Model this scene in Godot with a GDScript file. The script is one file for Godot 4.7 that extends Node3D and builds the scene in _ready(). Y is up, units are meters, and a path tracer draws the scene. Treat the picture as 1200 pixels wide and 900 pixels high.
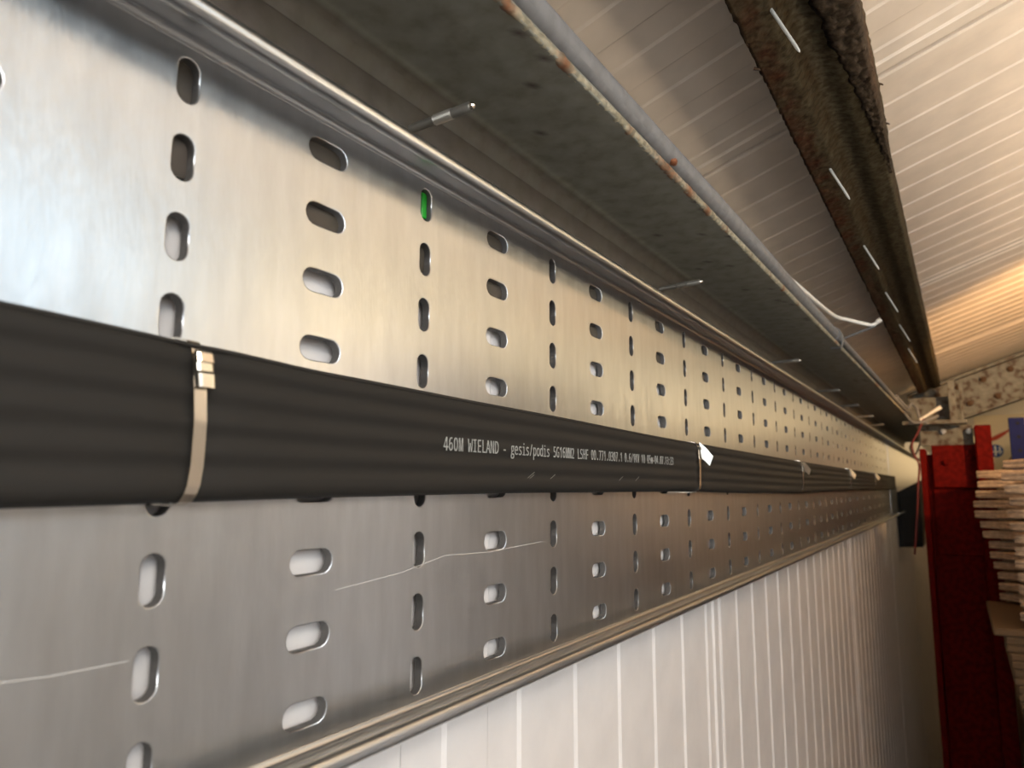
extends Node3D
# Galvanised perforated cable tray along a white panel wall, seen close along its length.
# x = out of the wall into the hall, y = up (0 = top row of slots), z = towards the camera. Metres.

const FLOOR_Y := -2.2
const SLOPE := 0.35
const WALL_X := -0.007
const ROOF_Y := 0.1625     # height of the roof's underside at x = 0
const K := 0.74            # scale of the roof steel and far-end parts, taken about the camera
var M := {}
var used := {}


# ---------------------------------------------------------------- mesh helper
class MB:
	var v := PackedVector3Array()
	var n := PackedVector3Array()
	var c := PackedColorArray()
	var uv := PackedVector2Array()
	var colored := false

	func vert(p: Vector3, nn: Vector3, col: Color, fn: Vector3) -> void:
		v.append(p)
		n.append(nn)
		c.append(col)
		var a := fn.abs()
		if a.x >= a.y and a.x >= a.z:
			uv.append(Vector2(p.z, p.y))
		elif a.y >= a.z:
			uv.append(Vector2(p.x, p.z))
		else:
			uv.append(Vector2(p.x, p.y))

	func tri(a: Vector3, b: Vector3, d: Vector3, na: Vector3, nb: Vector3, nd: Vector3, ca := Color.WHITE, cb := Color.WHITE, cd := Color.WHITE) -> void:
		var f := (b - a).cross(d - a)
		if f.length_squared() < 1e-18:
			return
		vert(a, na, ca, f)
		if f.dot(na + nb + nd) > 0.0:
			vert(d, nd, cd, f)
			vert(b, nb, cb, f)
		else:
			vert(b, nb, cb, f)
			vert(d, nd, cd, f)

	func quad(a: Vector3, b: Vector3, d: Vector3, e: Vector3, hint: Vector3, col := Color.WHITE) -> void:
		var f := (b - a).cross(d - a)
		if f.length_squared() < 1e-18:
			f = (d - a).cross(e - a)
		f = f.normalized()
		if f.dot(hint) < 0.0:
			f = -f
		tri(a, b, d, f, f, f, col, col, col)
		tri(a, d, e, f, f, f, col, col, col)

	# a box with chamfered edges
	func box(c0: Vector3, s: Vector3, ch := 0.0, basis := Basis()) -> void:
		var h := s * 0.5
		ch = minf(ch, minf(h.x, minf(h.y, h.z)) * 0.9)
		for ax in 3:
			for sg in [-1.0, 1.0]:
				var u := (ax + 1) % 3
				var w := (ax + 2) % 3
				var nn := Vector3.ZERO
				nn[ax] = sg
				var q := []
				for k in [[-1, -1], [1, -1], [1, 1], [-1, 1]]:
					var p := Vector3.ZERO
					p[ax] = sg * h[ax]
					p[u] = k[0] * (h[u] - ch)
					p[w] = k[1] * (h[w] - ch)
					q.append(c0 + basis * p)
				quad(q[0], q[1], q[2], q[3], basis * nn)
		if ch <= 0.0:
			return
		for ax in 3:
			var u := (ax + 1) % 3
			var w := (ax + 2) % 3
			for su in [-1.0, 1.0]:
				for sw in [-1.0, 1.0]:
					var q := []
					for k in [[-1, 0], [1, 0], [1, 1], [-1, 1]]:
						var p := Vector3.ZERO
						p[ax] = k[0] * (h[ax] - ch)
						p[u] = su * (h[u] - (0.0 if k[1] == 0 else ch))
						p[w] = sw * (h[w] - (ch if k[1] == 0 else 0.0))
						q.append(c0 + basis * p)
					var nn := Vector3.ZERO
					nn[u] = su
					nn[w] = sw
					quad(q[0], q[1], q[2], q[3], basis * nn)
		for sx in [-1.0, 1.0]:
			for sy in [-1.0, 1.0]:
				for sz in [-1.0, 1.0]:
					var s3 := Vector3(sx, sy, sz)
					var a := c0 + basis * (s3 * Vector3(h.x, h.y - ch, h.z - ch))
					var b := c0 + basis * (s3 * Vector3(h.x - ch, h.y, h.z - ch))
					var d := c0 + basis * (s3 * Vector3(h.x - ch, h.y - ch, h.z))
					var nn := basis * s3.normalized()
					tri(a, b, d, nn, nn, nn)

	# rings: array of PackedVector3Array of the same length; cols: same layout of Color, or empty
	func loft(rings: Array, closed := true, caps := true, smooth := true, cols := []) -> void:
		var nr := rings.size()
		var np: int = rings[0].size()
		var mid := []
		for r in rings:
			var m := Vector3.ZERO
			for p in r:
				m += p
			mid.append(m / np)
		var sign_of := 0.0
		var norms := []
		for i in nr:
			var row := PackedVector3Array()
			for j in np:
				var jn := (j + 1) % np if closed else mini(j + 1, np - 1)
				var jp := (j + np - 1) % np if closed else maxi(j - 1, 0)
				var i1 := mini(i + 1, nr - 1)
				var i0 := maxi(i - 1, 0)
				var t1: Vector3 = rings[i][jn] - rings[i][jp]
				var t2: Vector3 = rings[i1][j] - rings[i0][j]
				var nn := t1.cross(t2).normalized()
				sign_of += nn.dot(rings[i][j] - mid[i])
				row.append(nn)
			norms.append(row)
		var sg := 1.0 if sign_of >= 0.0 else -1.0
		var last := np if closed else np - 1
		for i in nr - 1:
			for j in last:
				var k := (j + 1) % np
				var a: Vector3 = rings[i][j]
				var b: Vector3 = rings[i][k]
				var d: Vector3 = rings[i + 1][k]
				var e: Vector3 = rings[i + 1][j]
				var ca := Color.WHITE
				var cb := Color.WHITE
				var cd := Color.WHITE
				var ce := Color.WHITE
				if cols.size():
					ca = cols[i][j]
					cb = cols[i][k]
					cd = cols[i + 1][k]
					ce = cols[i + 1][j]
				if smooth:
					tri(a, b, d, norms[i][j] * sg, norms[i][k] * sg, norms[i + 1][k] * sg, ca, cb, cd)
					tri(a, d, e, norms[i][j] * sg, norms[i + 1][k] * sg, norms[i + 1][j] * sg, ca, cd, ce)
				else:
					var f := (b - a).cross(d - a)
					if f.length_squared() < 1e-18:
						f = (d - a).cross(e - a)
					f = f.normalized()
					if f.dot((norms[i][j] + norms[i][k]) * sg) < 0.0:
						f = -f
					tri(a, b, d, f, f, f, ca, cb, cd)
					tri(a, d, e, f, f, f, ca, cd, ce)
		if caps and closed:
			for i in [0, nr - 1]:
				var o: Vector3 = mid[i] - mid[1 if i == 0 else nr - 2]
				o = o.normalized()
				for j in np:
					var cc: Color = cols[i][j] if cols.size() else Color.WHITE
					tri(mid[i], rings[i][j], rings[i][(j + 1) % np], o, o, o, cc, cc, cc)

	# constant profile (points in x, y) pushed along z
	func extrude(prof: PackedVector2Array, z0: float, z1: float, smooth := false, closed := true) -> void:
		var rings := []
		for z in [z0, z1]:
			var r := PackedVector3Array()
			for p in prof:
				r.append(Vector3(p.x, p.y, z))
			rings.append(r)
		loft(rings, closed, closed, smooth)

	func tube(path: Array, radius, sides := 12, caps := true) -> void:
		var rings := []
		var up := Vector3.UP
		for i in path.size():
			var t: Vector3 = (path[mini(i + 1, path.size() - 1)] - path[maxi(i - 1, 0)]).normalized()
			if absf(t.dot(up)) > 0.95:
				up = Vector3.RIGHT if absf(t.x) < 0.7 else Vector3.BACK
			var a := t.cross(up).normalized()
			var b := t.cross(a).normalized()
			up = -b if b.dot(up) < 0 else b
			a = t.cross(up).normalized()
			var rr: float = radius[i] if radius is Array else radius
			var r := PackedVector3Array()
			for k in sides:
				var w := TAU * k / sides
				r.append(path[i] + (a * cos(w) + up * sin(w)) * rr)
			rings.append(r)
		loft(rings, true, caps, true)

	# profile of [radius, distance] turned about an axis
	func lathe(prof: Array, origin: Vector3, axis: Vector3, sides := 16, smooth := false) -> void:
		var a := axis.cross(Vector3(0.3, 0.5, 0.81)).normalized()
		var b := axis.cross(a).normalized()
		var rings := []
		for q in prof:
			var r := PackedVector3Array()
			for k in sides:
				var w := TAU * k / sides
				r.append(origin + axis * q[1] + (a * cos(w) + b * sin(w)) * q[0])
			rings.append(r)
		loft(rings, true, true, smooth)

	func sized(k: float, shift := Vector3.ZERO) -> MB:
		for i in v.size():
			v[i] = v[i] * k + shift
		return self

	func mesh() -> ArrayMesh:
		var st := SurfaceTool.new()
		var arr := []
		arr.resize(Mesh.ARRAY_MAX)
		arr[Mesh.ARRAY_VERTEX] = v
		arr[Mesh.ARRAY_NORMAL] = n
		arr[Mesh.ARRAY_TEX_UV] = uv
		if colored:
			arr[Mesh.ARRAY_COLOR] = c
		st.create_from_arrays(arr)
		st.index()
		return st.commit()


# ---------------------------------------------------------------- scene helpers
func numbered(called: String) -> String:
	if not used.has(called):
		used[called] = 0
		return called
	used[called] += 1
	return "%s_%03d" % [called, used[called]]


func tag(o: Node, label: String, category: String, group := "") -> void:
	o.set_meta("label", label)
	o.set_meta("category", category)
	if group:
		o.set_meta("group", group)


func thing(called: String, label: String, category: String, at := Vector3.ZERO, group := "") -> Node3D:
	var o := Node3D.new()
	o.name = numbered(called)
	add_child(o, true)
	o.position = at
	tag(o, label, category, group)
	return o


func obj(called: String, mb, m: Material, parent: Node = self) -> MeshInstance3D:
	var o := MeshInstance3D.new()
	o.name = numbered(called) if parent == self else called
	o.mesh = mb.mesh() if mb is MB else mb
	o.material_override = m
	o.cast_shadow = GeometryInstance3D.SHADOW_CASTING_SETTING_ON
	parent.add_child(o, true)
	return o


func setting(called: String) -> Node3D:
	var o := Node3D.new()
	o.name = called
	o.set_meta("kind", "structure")
	add_child(o, true)
	return o


func struct(called: String, mb, m: Material) -> MeshInstance3D:
	var o := obj(called, mb, m)
	o.set_meta("kind", "structure")
	return o


func dup(o: Node3D, label: String, group: String) -> Node3D:
	var r: Node3D = o.duplicate()
	r.name = numbered(String(o.name).rstrip("_0123456789"))
	add_child(r, true)
	r.set_meta("label", label)
	r.set_meta("group", group)
	return r


func noise(sd: int, freq: float, octaves := 4) -> FastNoiseLite:
	var f := FastNoiseLite.new()
	f.seed = sd
	f.frequency = freq
	f.noise_type = FastNoiseLite.TYPE_SIMPLEX
	f.fractal_octaves = octaves
	return f


func ntex(sd: int, freq: float, size := 512, octaves := 4, ramp: Array = [], normal := 0.0) -> NoiseTexture2D:
	var t := NoiseTexture2D.new()
	t.width = size
	t.height = size
	t.seamless = true
	t.noise = noise(sd, freq, octaves)
	if ramp.size():
		var g := Gradient.new()
		var offs := PackedFloat32Array()
		var cols := PackedColorArray()
		for r in ramp:
			offs.append(r[0])
			cols.append(r[1])
		g.offsets = offs
		g.colors = cols
		t.color_ramp = g
	if normal > 0.0:
		t.as_normal_map = true
		t.bump_strength = normal
	return t


func grey(a: float) -> Color:
	return Color(a, a, a)


func mat(called: String, albedo: Color, rough: float, metal := 0.0) -> StandardMaterial3D:
	var m := StandardMaterial3D.new()
	m.resource_name = called
	m.albedo_color = albedo
	m.roughness = rough
	m.metallic = metal
	M[called] = m
	return m


func smooth_at(list: Array, z: float) -> float:   # piecewise linear through [z, value], z falling
	if z >= list[0][0]:
		return list[0][1]
	for i in range(1, list.size()):
		if z >= list[i][0]:
			var t: float = (list[i - 1][0] - z) / (list[i - 1][0] - list[i][0])
			t = t * t * (3.0 - 2.0 * t) * 0.5 + t * 0.5
			return lerpf(list[i - 1][1], list[i][1], t)
	return list[-1][1]


func area_light(called: String, at: Vector3, towards: Vector3, size: Vector2, energy: float, col: Color) -> void:
	var l := AreaLight3D.new()
	l.name = called
	l.area_size = size
	l.light_energy = energy
	l.light_color = col
	l.shadow_enabled = true
	l.area_range = 20.0
	add_child(l, true)
	l.look_at_from_position(at, at + towards, Vector3.UP if absf(towards.normalized().y) < 0.95 else Vector3.BACK)


# ---------------------------------------------------------------- materials
func make_materials() -> void:
	# galvanised sheet: fine streaks run up and down the sheet (uv = z, y in metres)
	var g := mat("galvanised", Color(0.80, 0.81, 0.82), 1.0, 1.0)
	g.uv1_scale = Vector3(7.0, 1.3, 1.0)
	g.normal_enabled = true
	g.normal_texture = ntex(3, 0.12, 512, 2, [], 2.0)
	g.normal_scale = 0.035
	g.albedo_texture = ntex(5, 0.02, 512, 5, [[0.0, grey(0.94)], [1.0, grey(1.0)]])
	g.roughness_texture = ntex(8, 0.012, 512, 4, [[0.0, grey(0.28)], [1.0, grey(0.34)]])
	mat("punched", Color(0.42, 0.41, 0.40), 0.55, 0.5)
	var g2 := mat("galvanised_bend", Color(0.76, 0.77, 0.78), 0.30, 1.0)
	g2.uv1_scale = Vector3(9, 9, 1)
	var r := mat("rubber", Color(0.15, 0.14, 0.126), 0.62)
	r.metallic_specular = 0.35
	r.uv1_scale = Vector3(1.2, 60.0, 1.0)
	r.normal_enabled = true
	r.normal_texture = ntex(21, 0.02, 512, 4, [], 2.0)
	r.normal_scale = 0.12
	mat("ink", Color(0.60, 0.60, 0.58), 0.6)
	mat("scuff", Color(0.50, 0.49, 0.46), 0.7)
	mat("bright_scratch", Color(0.86, 0.85, 0.83), 0.7)
	mat("stainless", Color(0.86, 0.82, 0.76), 0.2, 1.0)
	mat("dark_gap", Color(0.03, 0.03, 0.03), 0.8)
	# old steel
	var s := mat("primed_steel", Color(1, 1, 1), 0.62)
	s.vertex_color_use_as_albedo = true
	s.uv1_scale = Vector3(7, 7, 1)
	s.albedo_texture = ntex(31, 0.012, 512, 5, [[0.0, Color(0.84, 0.82, 0.77)], [0.4, Color(0.93, 0.92, 0.90)], [1.0, Color(1, 1, 1)]])
	s.normal_enabled = true
	s.normal_texture = ntex(33, 0.05, 512, 4, [], 3.0)
	s.normal_scale = 0.05
	var s2 := mat("rusty_steel", Color(1, 1, 1), 0.88)
	s2.metallic_specular = 0.2
	s2.vertex_color_use_as_albedo = true
	s2.uv1_scale = Vector3(9, 9, 1)
	s2.albedo_texture = ntex(35, 0.018, 512, 5, [[0.0, Color(0.52, 0.48, 0.42)], [0.5, Color(0.72, 0.68, 0.63)], [1.0, Color(0.84, 0.82, 0.78)]])
	s2.normal_enabled = true
	s2.normal_texture = ntex(36, 0.04, 512, 5, [], 8.0)
	s2.normal_scale = 0.18
	var raf := mat("rafter_steel", Color(1, 1, 1), 0.75)
	raf.uv1_scale = Vector3(3.2, 3.2, 1)
	raf.albedo_texture = ntex(38, 0.012, 512, 4, [[0.0, Color(0.20, 0.15, 0.12)], [0.28, Color(0.33, 0.29, 0.25)], [0.42, Color(0.40, 0.395, 0.365)], [1.0, Color(0.48, 0.475, 0.44)]])
	mat("screw_steel", Color(0.62, 0.61, 0.58), 0.35, 0.8)
	mat("roof_screw_steel", Color(0.72, 0.72, 0.70), 0.45, 0.3)
	var p := mat("conduit", Color(0.49, 0.49, 0.495), 0.6)
	p.uv1_scale = Vector3(6, 6, 1)
	p.albedo_texture = ntex(41, 0.02, 512, 5, [[0.0, grey(0.84)], [1.0, grey(1.0)]])
	mat("white_plastic", Color(0.93, 0.91, 0.87), 0.4)
	mat("green_plastic", Color(0.12, 0.62, 0.16), 0.45)
	# coated panels
	var w := mat("wall_panel", Color(0.925, 0.905, 0.89), 0.34)
	w.metallic_specular = 0.45
	w.uv1_scale = Vector3(3, 3, 1)
	w.albedo_texture = ntex(51, 0.01, 512, 4, [[0.0, grey(0.96)], [1.0, grey(1.0)]])
	var ce := mat("roof_panel", Color(0.89, 0.84, 0.78), 0.42)
	ce.metallic_specular = 0.4
	ce.uv1_scale = Vector3(3, 3, 1)
	ce.albedo_texture = ntex(52, 0.01, 512, 4, [[0.0, grey(0.94)], [1.0, grey(1.0)]])
	var pl := mat("plain_wall", Color(0.93, 0.925, 0.92), 0.7)
	pl.albedo_texture = ntex(54, 0.01, 256, 4, [[0.0, grey(0.9)], [1.0, grey(1.0)]])
	var fl := mat("concrete", Color(0.56, 0.54, 0.53), 0.8)
	fl.albedo_texture = ntex(55, 0.01, 512, 5, [[0.0, grey(0.8)], [1.0, grey(1.0)]])
	var rp := mat("red_paint", Color(0.42, 0.062, 0.036), 0.6)
	rp.metallic_specular = 0.15
	rp.uv1_scale = Vector3(4, 4, 1)
	rp.albedo_texture = ntex(57, 0.015, 512, 4, [[0.0, Color(0.72, 0.7, 0.7)], [1.0, grey(1.0)]])
	mat("black_box", Color(0.07, 0.06, 0.05), 0.6)
	mat("red_sheath", Color(0.36, 0.05, 0.04), 0.5)
	var sk := mat("sack_paper", Color(0.80, 0.69, 0.58), 0.85)
	sk.uv1_scale = Vector3(5, 5, 1)
	sk.albedo_texture = ntex(61, 0.02, 512, 5, [[0.0, grey(0.78)], [1.0, grey(1.0)]])
	sk.normal_enabled = true
	sk.normal_texture = ntex(62, 0.02, 512, 4, [], 6.0)
	sk.normal_scale = 0.5
	mat("card", Color(0.47, 0.38, 0.28), 0.85)
	mat("cream", Color(0.92, 0.85, 0.70), 0.6)
	mat("logo_red", Color(0.72, 0.24, 0.10), 0.6)
	mat("logo_blue", Color(0.10, 0.28, 0.55), 0.6)
	mat("logo_white", Color(0.9, 0.9, 0.88), 0.6)
	mat("rack_blue", Color(0.03, 0.085, 0.33), 0.5).metallic_specular = 0.25
	var wp := mat("unseen_pane", Color(0.8, 0.86, 0.9), 0.3)  # glow of the unseen windows out of view
	wp.emission_enabled = true
	wp.emission = Color(0.80, 0.90, 1.0)
	wp.emission_energy_multiplier = 0.8
	var ap := mat("unseen_amber_pane", Color(0.9, 0.8, 0.6), 0.3)  # warmer glow for unseen windows farther down the hall
	ap.emission_enabled = true
	ap.emission = Color(1.0, 0.84, 0.58)
	ap.emission_energy_multiplier = 0.6
	var tl := mat("unseen_warm_glow", Color(0.95, 0.85, 0.65), 0.4)  # glow of the unseen roof-lighting lamps
	tl.emission_enabled = true
	tl.emission = Color(1.0, 0.80, 0.48)
	tl.emission_energy_multiplier = 1.2
	var lg := mat("unseen_lamp_glow", Color(0.95, 0.95, 0.93), 0.4)  # glow of the unseen panel and spot lamps
	lg.emission_enabled = true
	lg.emission = Color(1.0, 0.98, 0.95)
	lg.emission_energy_multiplier = 1.2
	mat("lamp_body", Color(0.75, 0.75, 0.74), 0.5)


# ---------------------------------------------------------------- the setting
func ribbed(length: float, depth: float, pitch: float, thick: float) -> PackedVector2Array:
	# profile of one panel: x = along the wall, y = out of the face; the joint is a wider flat with a groove
	var p := PackedVector2Array()
	var h := length * 0.5
	p.append(Vector2(-h + 0.0012, -thick))
	p.append(Vector2(-h + 0.0012, -0.006))
	p.append(Vector2(-h + 0.003, 0.0008))
	p.append(Vector2(-h + 0.006, 0.002))
	p.append(Vector2(-h + 0.020, 0.002))
	p.append(Vector2(-h + 0.0225, 0.0))
	var x := -h + 0.0225
	var room := length - 0.045
	var n := int(round(room / pitch))
	var q := room / n
	for i in n:
		p.append(Vector2(x + q * 0.28, 0.0))
		p.append(Vector2(x + q * 0.28 + 0.0028, -depth))
		p.append(Vector2(x + q * 0.74, -depth))
		p.append(Vector2(x + q * 0.74 + 0.0028, 0.0))
		x += q
	p.append(Vector2(h - 0.0225, 0.0))
	p.append(Vector2(h - 0.020, 0.002))
	p.append(Vector2(h - 0.006, 0.002))
	p.append(Vector2(h - 0.003, 0.0008))
	p.append(Vector2(h - 0.0012, -0.006))
	p.append(Vector2(h - 0.0012, -thick))
	return p


const BLOCK_TOP := 0.10


func unseen_window_strip(called: String, z0: float, z1: float, count: int, y0: float, y1: float, glass: Material) -> void:
	var win := setting(called)
	var fr := MB.new()
	var zc := (z0 + z1) * 0.5
	for i in count + 1:
		fr.box(Vector3(2.06, (y0 + y1) * 0.5, lerpf(z0 - 0.02, z1 + 0.02, float(i) / count)), Vector3(0.06, y1 - y0, 0.03), 0.004)
	for y in [y0 + 0.015, y1 - 0.015]:
		fr.box(Vector3(2.06, y, zc), Vector3(0.06, 0.03, z0 - z1), 0.004)
	obj("window_frame", fr, M.lamp_body, win)
	for i in count:
		var pn := MB.new()
		pn.box(Vector3(2.07, (y0 + y1) * 0.5, lerpf(z0, z1, (i + 0.5) / count)), Vector3(0.01, y1 - y0 - 0.04, (z0 - z1) / count - 0.03))
		obj("pane", pn, glass, win)


func build_setting() -> void:
	# floor
	var f := MB.new()
	f.box(Vector3(1.0, FLOOR_Y - 0.1, -2.3), Vector3(2.6, 0.2, 10.4))
	struct("floor", f, M.concrete)
	# left wall of upright ribbed panels
	var wl := setting("wall_left")
	var prof := ribbed(1.09, 0.0016, 0.0745, 0.08)
	var mesh: ArrayMesh
	for i in 9:
		var zc := 2.065 - 1.09 * i
		if mesh == null:
			var mb := MB.new()
			var rings := []
			for y in [FLOOR_Y, 0.145]:
				var r := PackedVector3Array()
				for p in prof:
					r.append(Vector3(p.y, y, -p.x))
				rings.append(r)
			mb.loft(rings, true, false, false)
			mesh = mb.mesh()
		var o := obj("wall_panel", mesh, M.wall_panel, wl)
		o.position = Vector3(WALL_X, 0, zc)
	var bk := MB.new()
	bk.box(Vector3(WALL_X - 0.13, -1.0, -2.3), Vector3(0.09, 2.4, 10.0))
	obj("backing", bk, M.plain_wall, wl)
	# sloping roof of ribbed panels
	var ce := setting("ceiling")
	ce.position = Vector3(0, ROOF_Y, 0)
	ce.rotation.z = atan(SLOPE)
	var prof2 := ribbed(0.829, 0.0013, 0.0592, 0.08)
	var mesh2: ArrayMesh
	for i in 13:
		var zc := 2.3465 - 0.829 * i
		if mesh2 == null:
			var mb := MB.new()
			var rings := []
			for x in [-0.16, 2.45]:
				var r := PackedVector3Array()
				for p in prof2:
					r.append(Vector3(x, -p.y, p.x))
				rings.append(r)
			mb.loft(rings, true, false, false)
			mesh2 = mb.mesh()
		var o := obj("roof_panel", mesh2, M.roof_panel, ce)
		o.position = Vector3(0, 0, zc)
	var deck := MB.new()
	deck.box(Vector3(1.14, 0.13, -2.3), Vector3(2.62, 0.10, 10.2))
	obj("deck", deck, M.plain_wall, ce)
	# right wall with unseen windows placed to light the tray, and two ends
	var wr := MB.new()
	wr.box(Vector3(2.1, (FLOOR_Y + 0.0) * 0.5, -2.3), Vector3(0.2, 0.0 - FLOOR_Y, 10.0))
	wr.box(Vector3(2.1, 0.82, -2.3), Vector3(0.2, 0.16, 10.0))
	wr.box(Vector3(2.1, 0.37, 2.23), Vector3(0.2, 0.74, 0.94))
	wr.box(Vector3(2.1, 0.12, -3.48), Vector3(0.2, 0.24, 7.64))
	wr.box(Vector3(2.1, 0.49, 0.27), Vector3(0.2, 0.51, 0.14))
	wr.box(Vector3(2.1, 0.49, -1.3), Vector3(0.2, 0.51, 0.14))
	wr.box(Vector3(2.1, 0.49, -7.1), Vector3(0.2, 0.51, 0.4))
	struct("wall_right", wr, M.plain_wall)
	unseen_window_strip("unseen_window_1", 1.76, 0.34, 2, 0.0, 0.74, M.unseen_pane)  # unseen, placed to light the near wall
	unseen_window_strip("unseen_window_2", 0.20, -1.23, 2, 0.24, 0.74, M.unseen_pane)  # unseen, placed for the cool sheen on the tray
	unseen_window_strip("unseen_window_3", -1.37, -6.90, 7, 0.24, 0.74, M.unseen_amber_pane)  # unseen, placed for the warm sheen on the tray
	var mid := MB.new()
	mid.box(Vector3(0.96, (FLOOR_Y + BLOCK_TOP) * 0.5, -3.95), Vector3(0.08, BLOCK_TOP - FLOOR_Y, 6.4), 0.004)  # unseen block out of view, placed to darken the far wall
	mid.box(Vector3(0.52, (FLOOR_Y + 0.05) * 0.5, -0.92), Vector3(0.18, 0.05 - FLOOR_Y, 0.56), 0.004)  # unseen pier beside the frame, placed to shade the far wall
	struct("unseen_light_block", mid, M.wall_panel)
	var e1 := MB.new()
	e1.box(Vector3(1.0, -1.2, -7.3), Vector3(2.6, 2.2, 0.2))
	e1.box(Vector3(1.0, 0.85, -7.3), Vector3(2.6, 0.5, 0.2))
	e1.box(Vector3(-0.1, 0.25, -7.3), Vector3(0.5, 0.72, 0.2))
	struct("wall_back", e1, M.plain_wall)
	var bp := MB.new()
	bp.box(Vector3(1.1, 0.25, -7.27), Vector3(1.95, 0.74, 0.02))
	var bw := setting("unseen_window_4")  # unseen end window, placed to brighten the far tray
	obj("pane", bp, M.unseen_amber_pane, bw)
	var dp := MB.new()
	dp.box(Vector3(1.0, -0.3, 2.595), Vector3(1.34, 1.64, 0.01))
	struct("unseen_window_5", dp, M.unseen_pane)  # unseen near-end pane, placed to light the sack and column fronts
	var e2 := MB.new()
	e2.box(Vector3(1.0, -0.5, 2.7), Vector3(2.6, 3.6, 0.2))
	struct("wall_front", e2, M.plain_wall)


# ---------------------------------------------------------------- cable tray
func obround(th: float, hw: float, hh: float) -> Vector2:   # the slot's edge in direction th; hw along z, hh along y
	var d := Vector2(cos(th), sin(th))
	var r := minf(hw, hh)
	# straight sides first, then the round ends
	if hh > hw:
		var t := hw / maxf(absf(d.x), 1e-6)
		if absf(t * d.y) <= hh - r:
			return d * t
		var c := Vector2(0, signf(d.y) * (hh - r))
		var b := d.dot(c)
		return d * (b + sqrt(maxf(b * b - c.length_squared() + r * r, 0.0)))
	var t2 := hh / maxf(absf(d.y), 1e-6)
	if absf(t2 * d.x) <= hw - r:
		return d * t2
	var c2 := Vector2(signf(d.x) * (hw - r), 0)
	var b2 := d.dot(c2)
	return d * (b2 + sqrt(maxf(b2 * b2 - c2.length_squared() + r * r, 0.0)))


func slot_cell(mb: MB, cut: MB, zc: float, yc: float, wz: float, y0: float, y1: float, hw: float, hh: float) -> void:
	var angs := []
	for k in 32:
		angs.append(TAU * k / 32.0)
	for cz in [-wz, wz]:
		for cy in [y0, y1]:
			angs.append(fposmod(atan2(cy - yc, cz), TAU))
	angs.sort()
	var X := Vector3(1, 0, 0)
	var outer := []
	var e := []
	for a in angs:
		var d := Vector2(cos(a), sin(a))
		var tz: float = wz / maxf(absf(d.x), 1e-6)
		var ty: float = ((y1 - yc) if d.y > 0 else (yc - y0)) / maxf(absf(d.y), 1e-6)
		var t := minf(tz, ty)
		outer.append(Vector3(0, yc + d.y * t, zc + d.x * t))
		e.append([obround(a, hw + 0.0007, hh + 0.0007), obround(a, hw + 0.0002, hh + 0.0002), obround(a, hw, hh)])
	var n: int = angs.size()
	for i in n:
		var j := (i + 1) % n
		if absf(angs[i] - angs[j]) < 1e-5:
			continue
		var p := func(k: int, lvl: int, x: float) -> Vector3:
			return Vector3(x, yc + e[k][lvl].y, zc + e[k][lvl].x)
		mb.quad(outer[i], outer[j], p.call(j, 0, 0.0), p.call(i, 0, 0.0), X)
		var inw := func(k: int, xx: float) -> Vector3:
			return Vector3(xx, -sin(angs[k]), -cos(angs[k])).normalized()
		var a0: Vector3 = p.call(i, 0, 0.0)
		var a1: Vector3 = p.call(j, 0, 0.0)
		var b0: Vector3 = p.call(i, 1, -0.0003)
		var b1: Vector3 = p.call(j, 1, -0.0003)
		var c0: Vector3 = p.call(i, 2, -0.0010)
		var c1: Vector3 = p.call(j, 2, -0.0010)
		var d0: Vector3 = p.call(i, 2, -0.0046)
		var d1: Vector3 = p.call(j, 2, -0.0046)
		mb.tri(a0, a1, b1, X, X, inw.call(j, 1.0))
		mb.tri(a0, b1, b0, X, inw.call(j, 1.0), inw.call(i, 1.0))
		cut.tri(b0, b1, c1, inw.call(i, 1.0), inw.call(j, 1.0), inw.call(j, 0.0))
		cut.tri(b0, c1, c0, inw.call(i, 1.0), inw.call(j, 0.0), inw.call(i, 0.0))
		cut.tri(c0, c1, d1, inw.call(i, 0.0), inw.call(j, 0.0), inw.call(j, 0.0))
		cut.tri(c0, d1, d0, inw.call(i, 0.0), inw.call(j, 0.0), inw.call(i, 0.0))


func flange_profile(s: float, yb: float) -> Array:
	# s = +1 for the top flange, -1 for the bottom one. Returns [sheet outline, roll outline]
	var t := 0.0012
	var inner := []      # the side that faces the open tray
	var outer := []
	for k in 7:          # bend from the bed to the flange
		var a := PI * 0.5 * k / 6.0
		inner.append(Vector2(0.0032 * (1.0 - cos(a)), yb - s * 0.0032 + s * 0.0032 * sin(a)))
		outer.append(Vector2(0.0032 - (0.0032 + t) * cos(a), yb - s * 0.0032 + s * (0.0032 + t) * sin(a)))
	inner.append(Vector2(0.0195, yb))
	outer.append(Vector2(0.0195, yb + s * t))
	outer.reverse()
	var p := PackedVector2Array(inner + outer)
	var roll := PackedVector2Array()
	for k in 20:
		var a := TAU * k / 20.0
		roll.append(Vector2(0.0220 + 0.0040 * cos(a), yb + s * t - s * 0.0040 + 0.0040 * sin(a)))
	return [p, roll]


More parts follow.
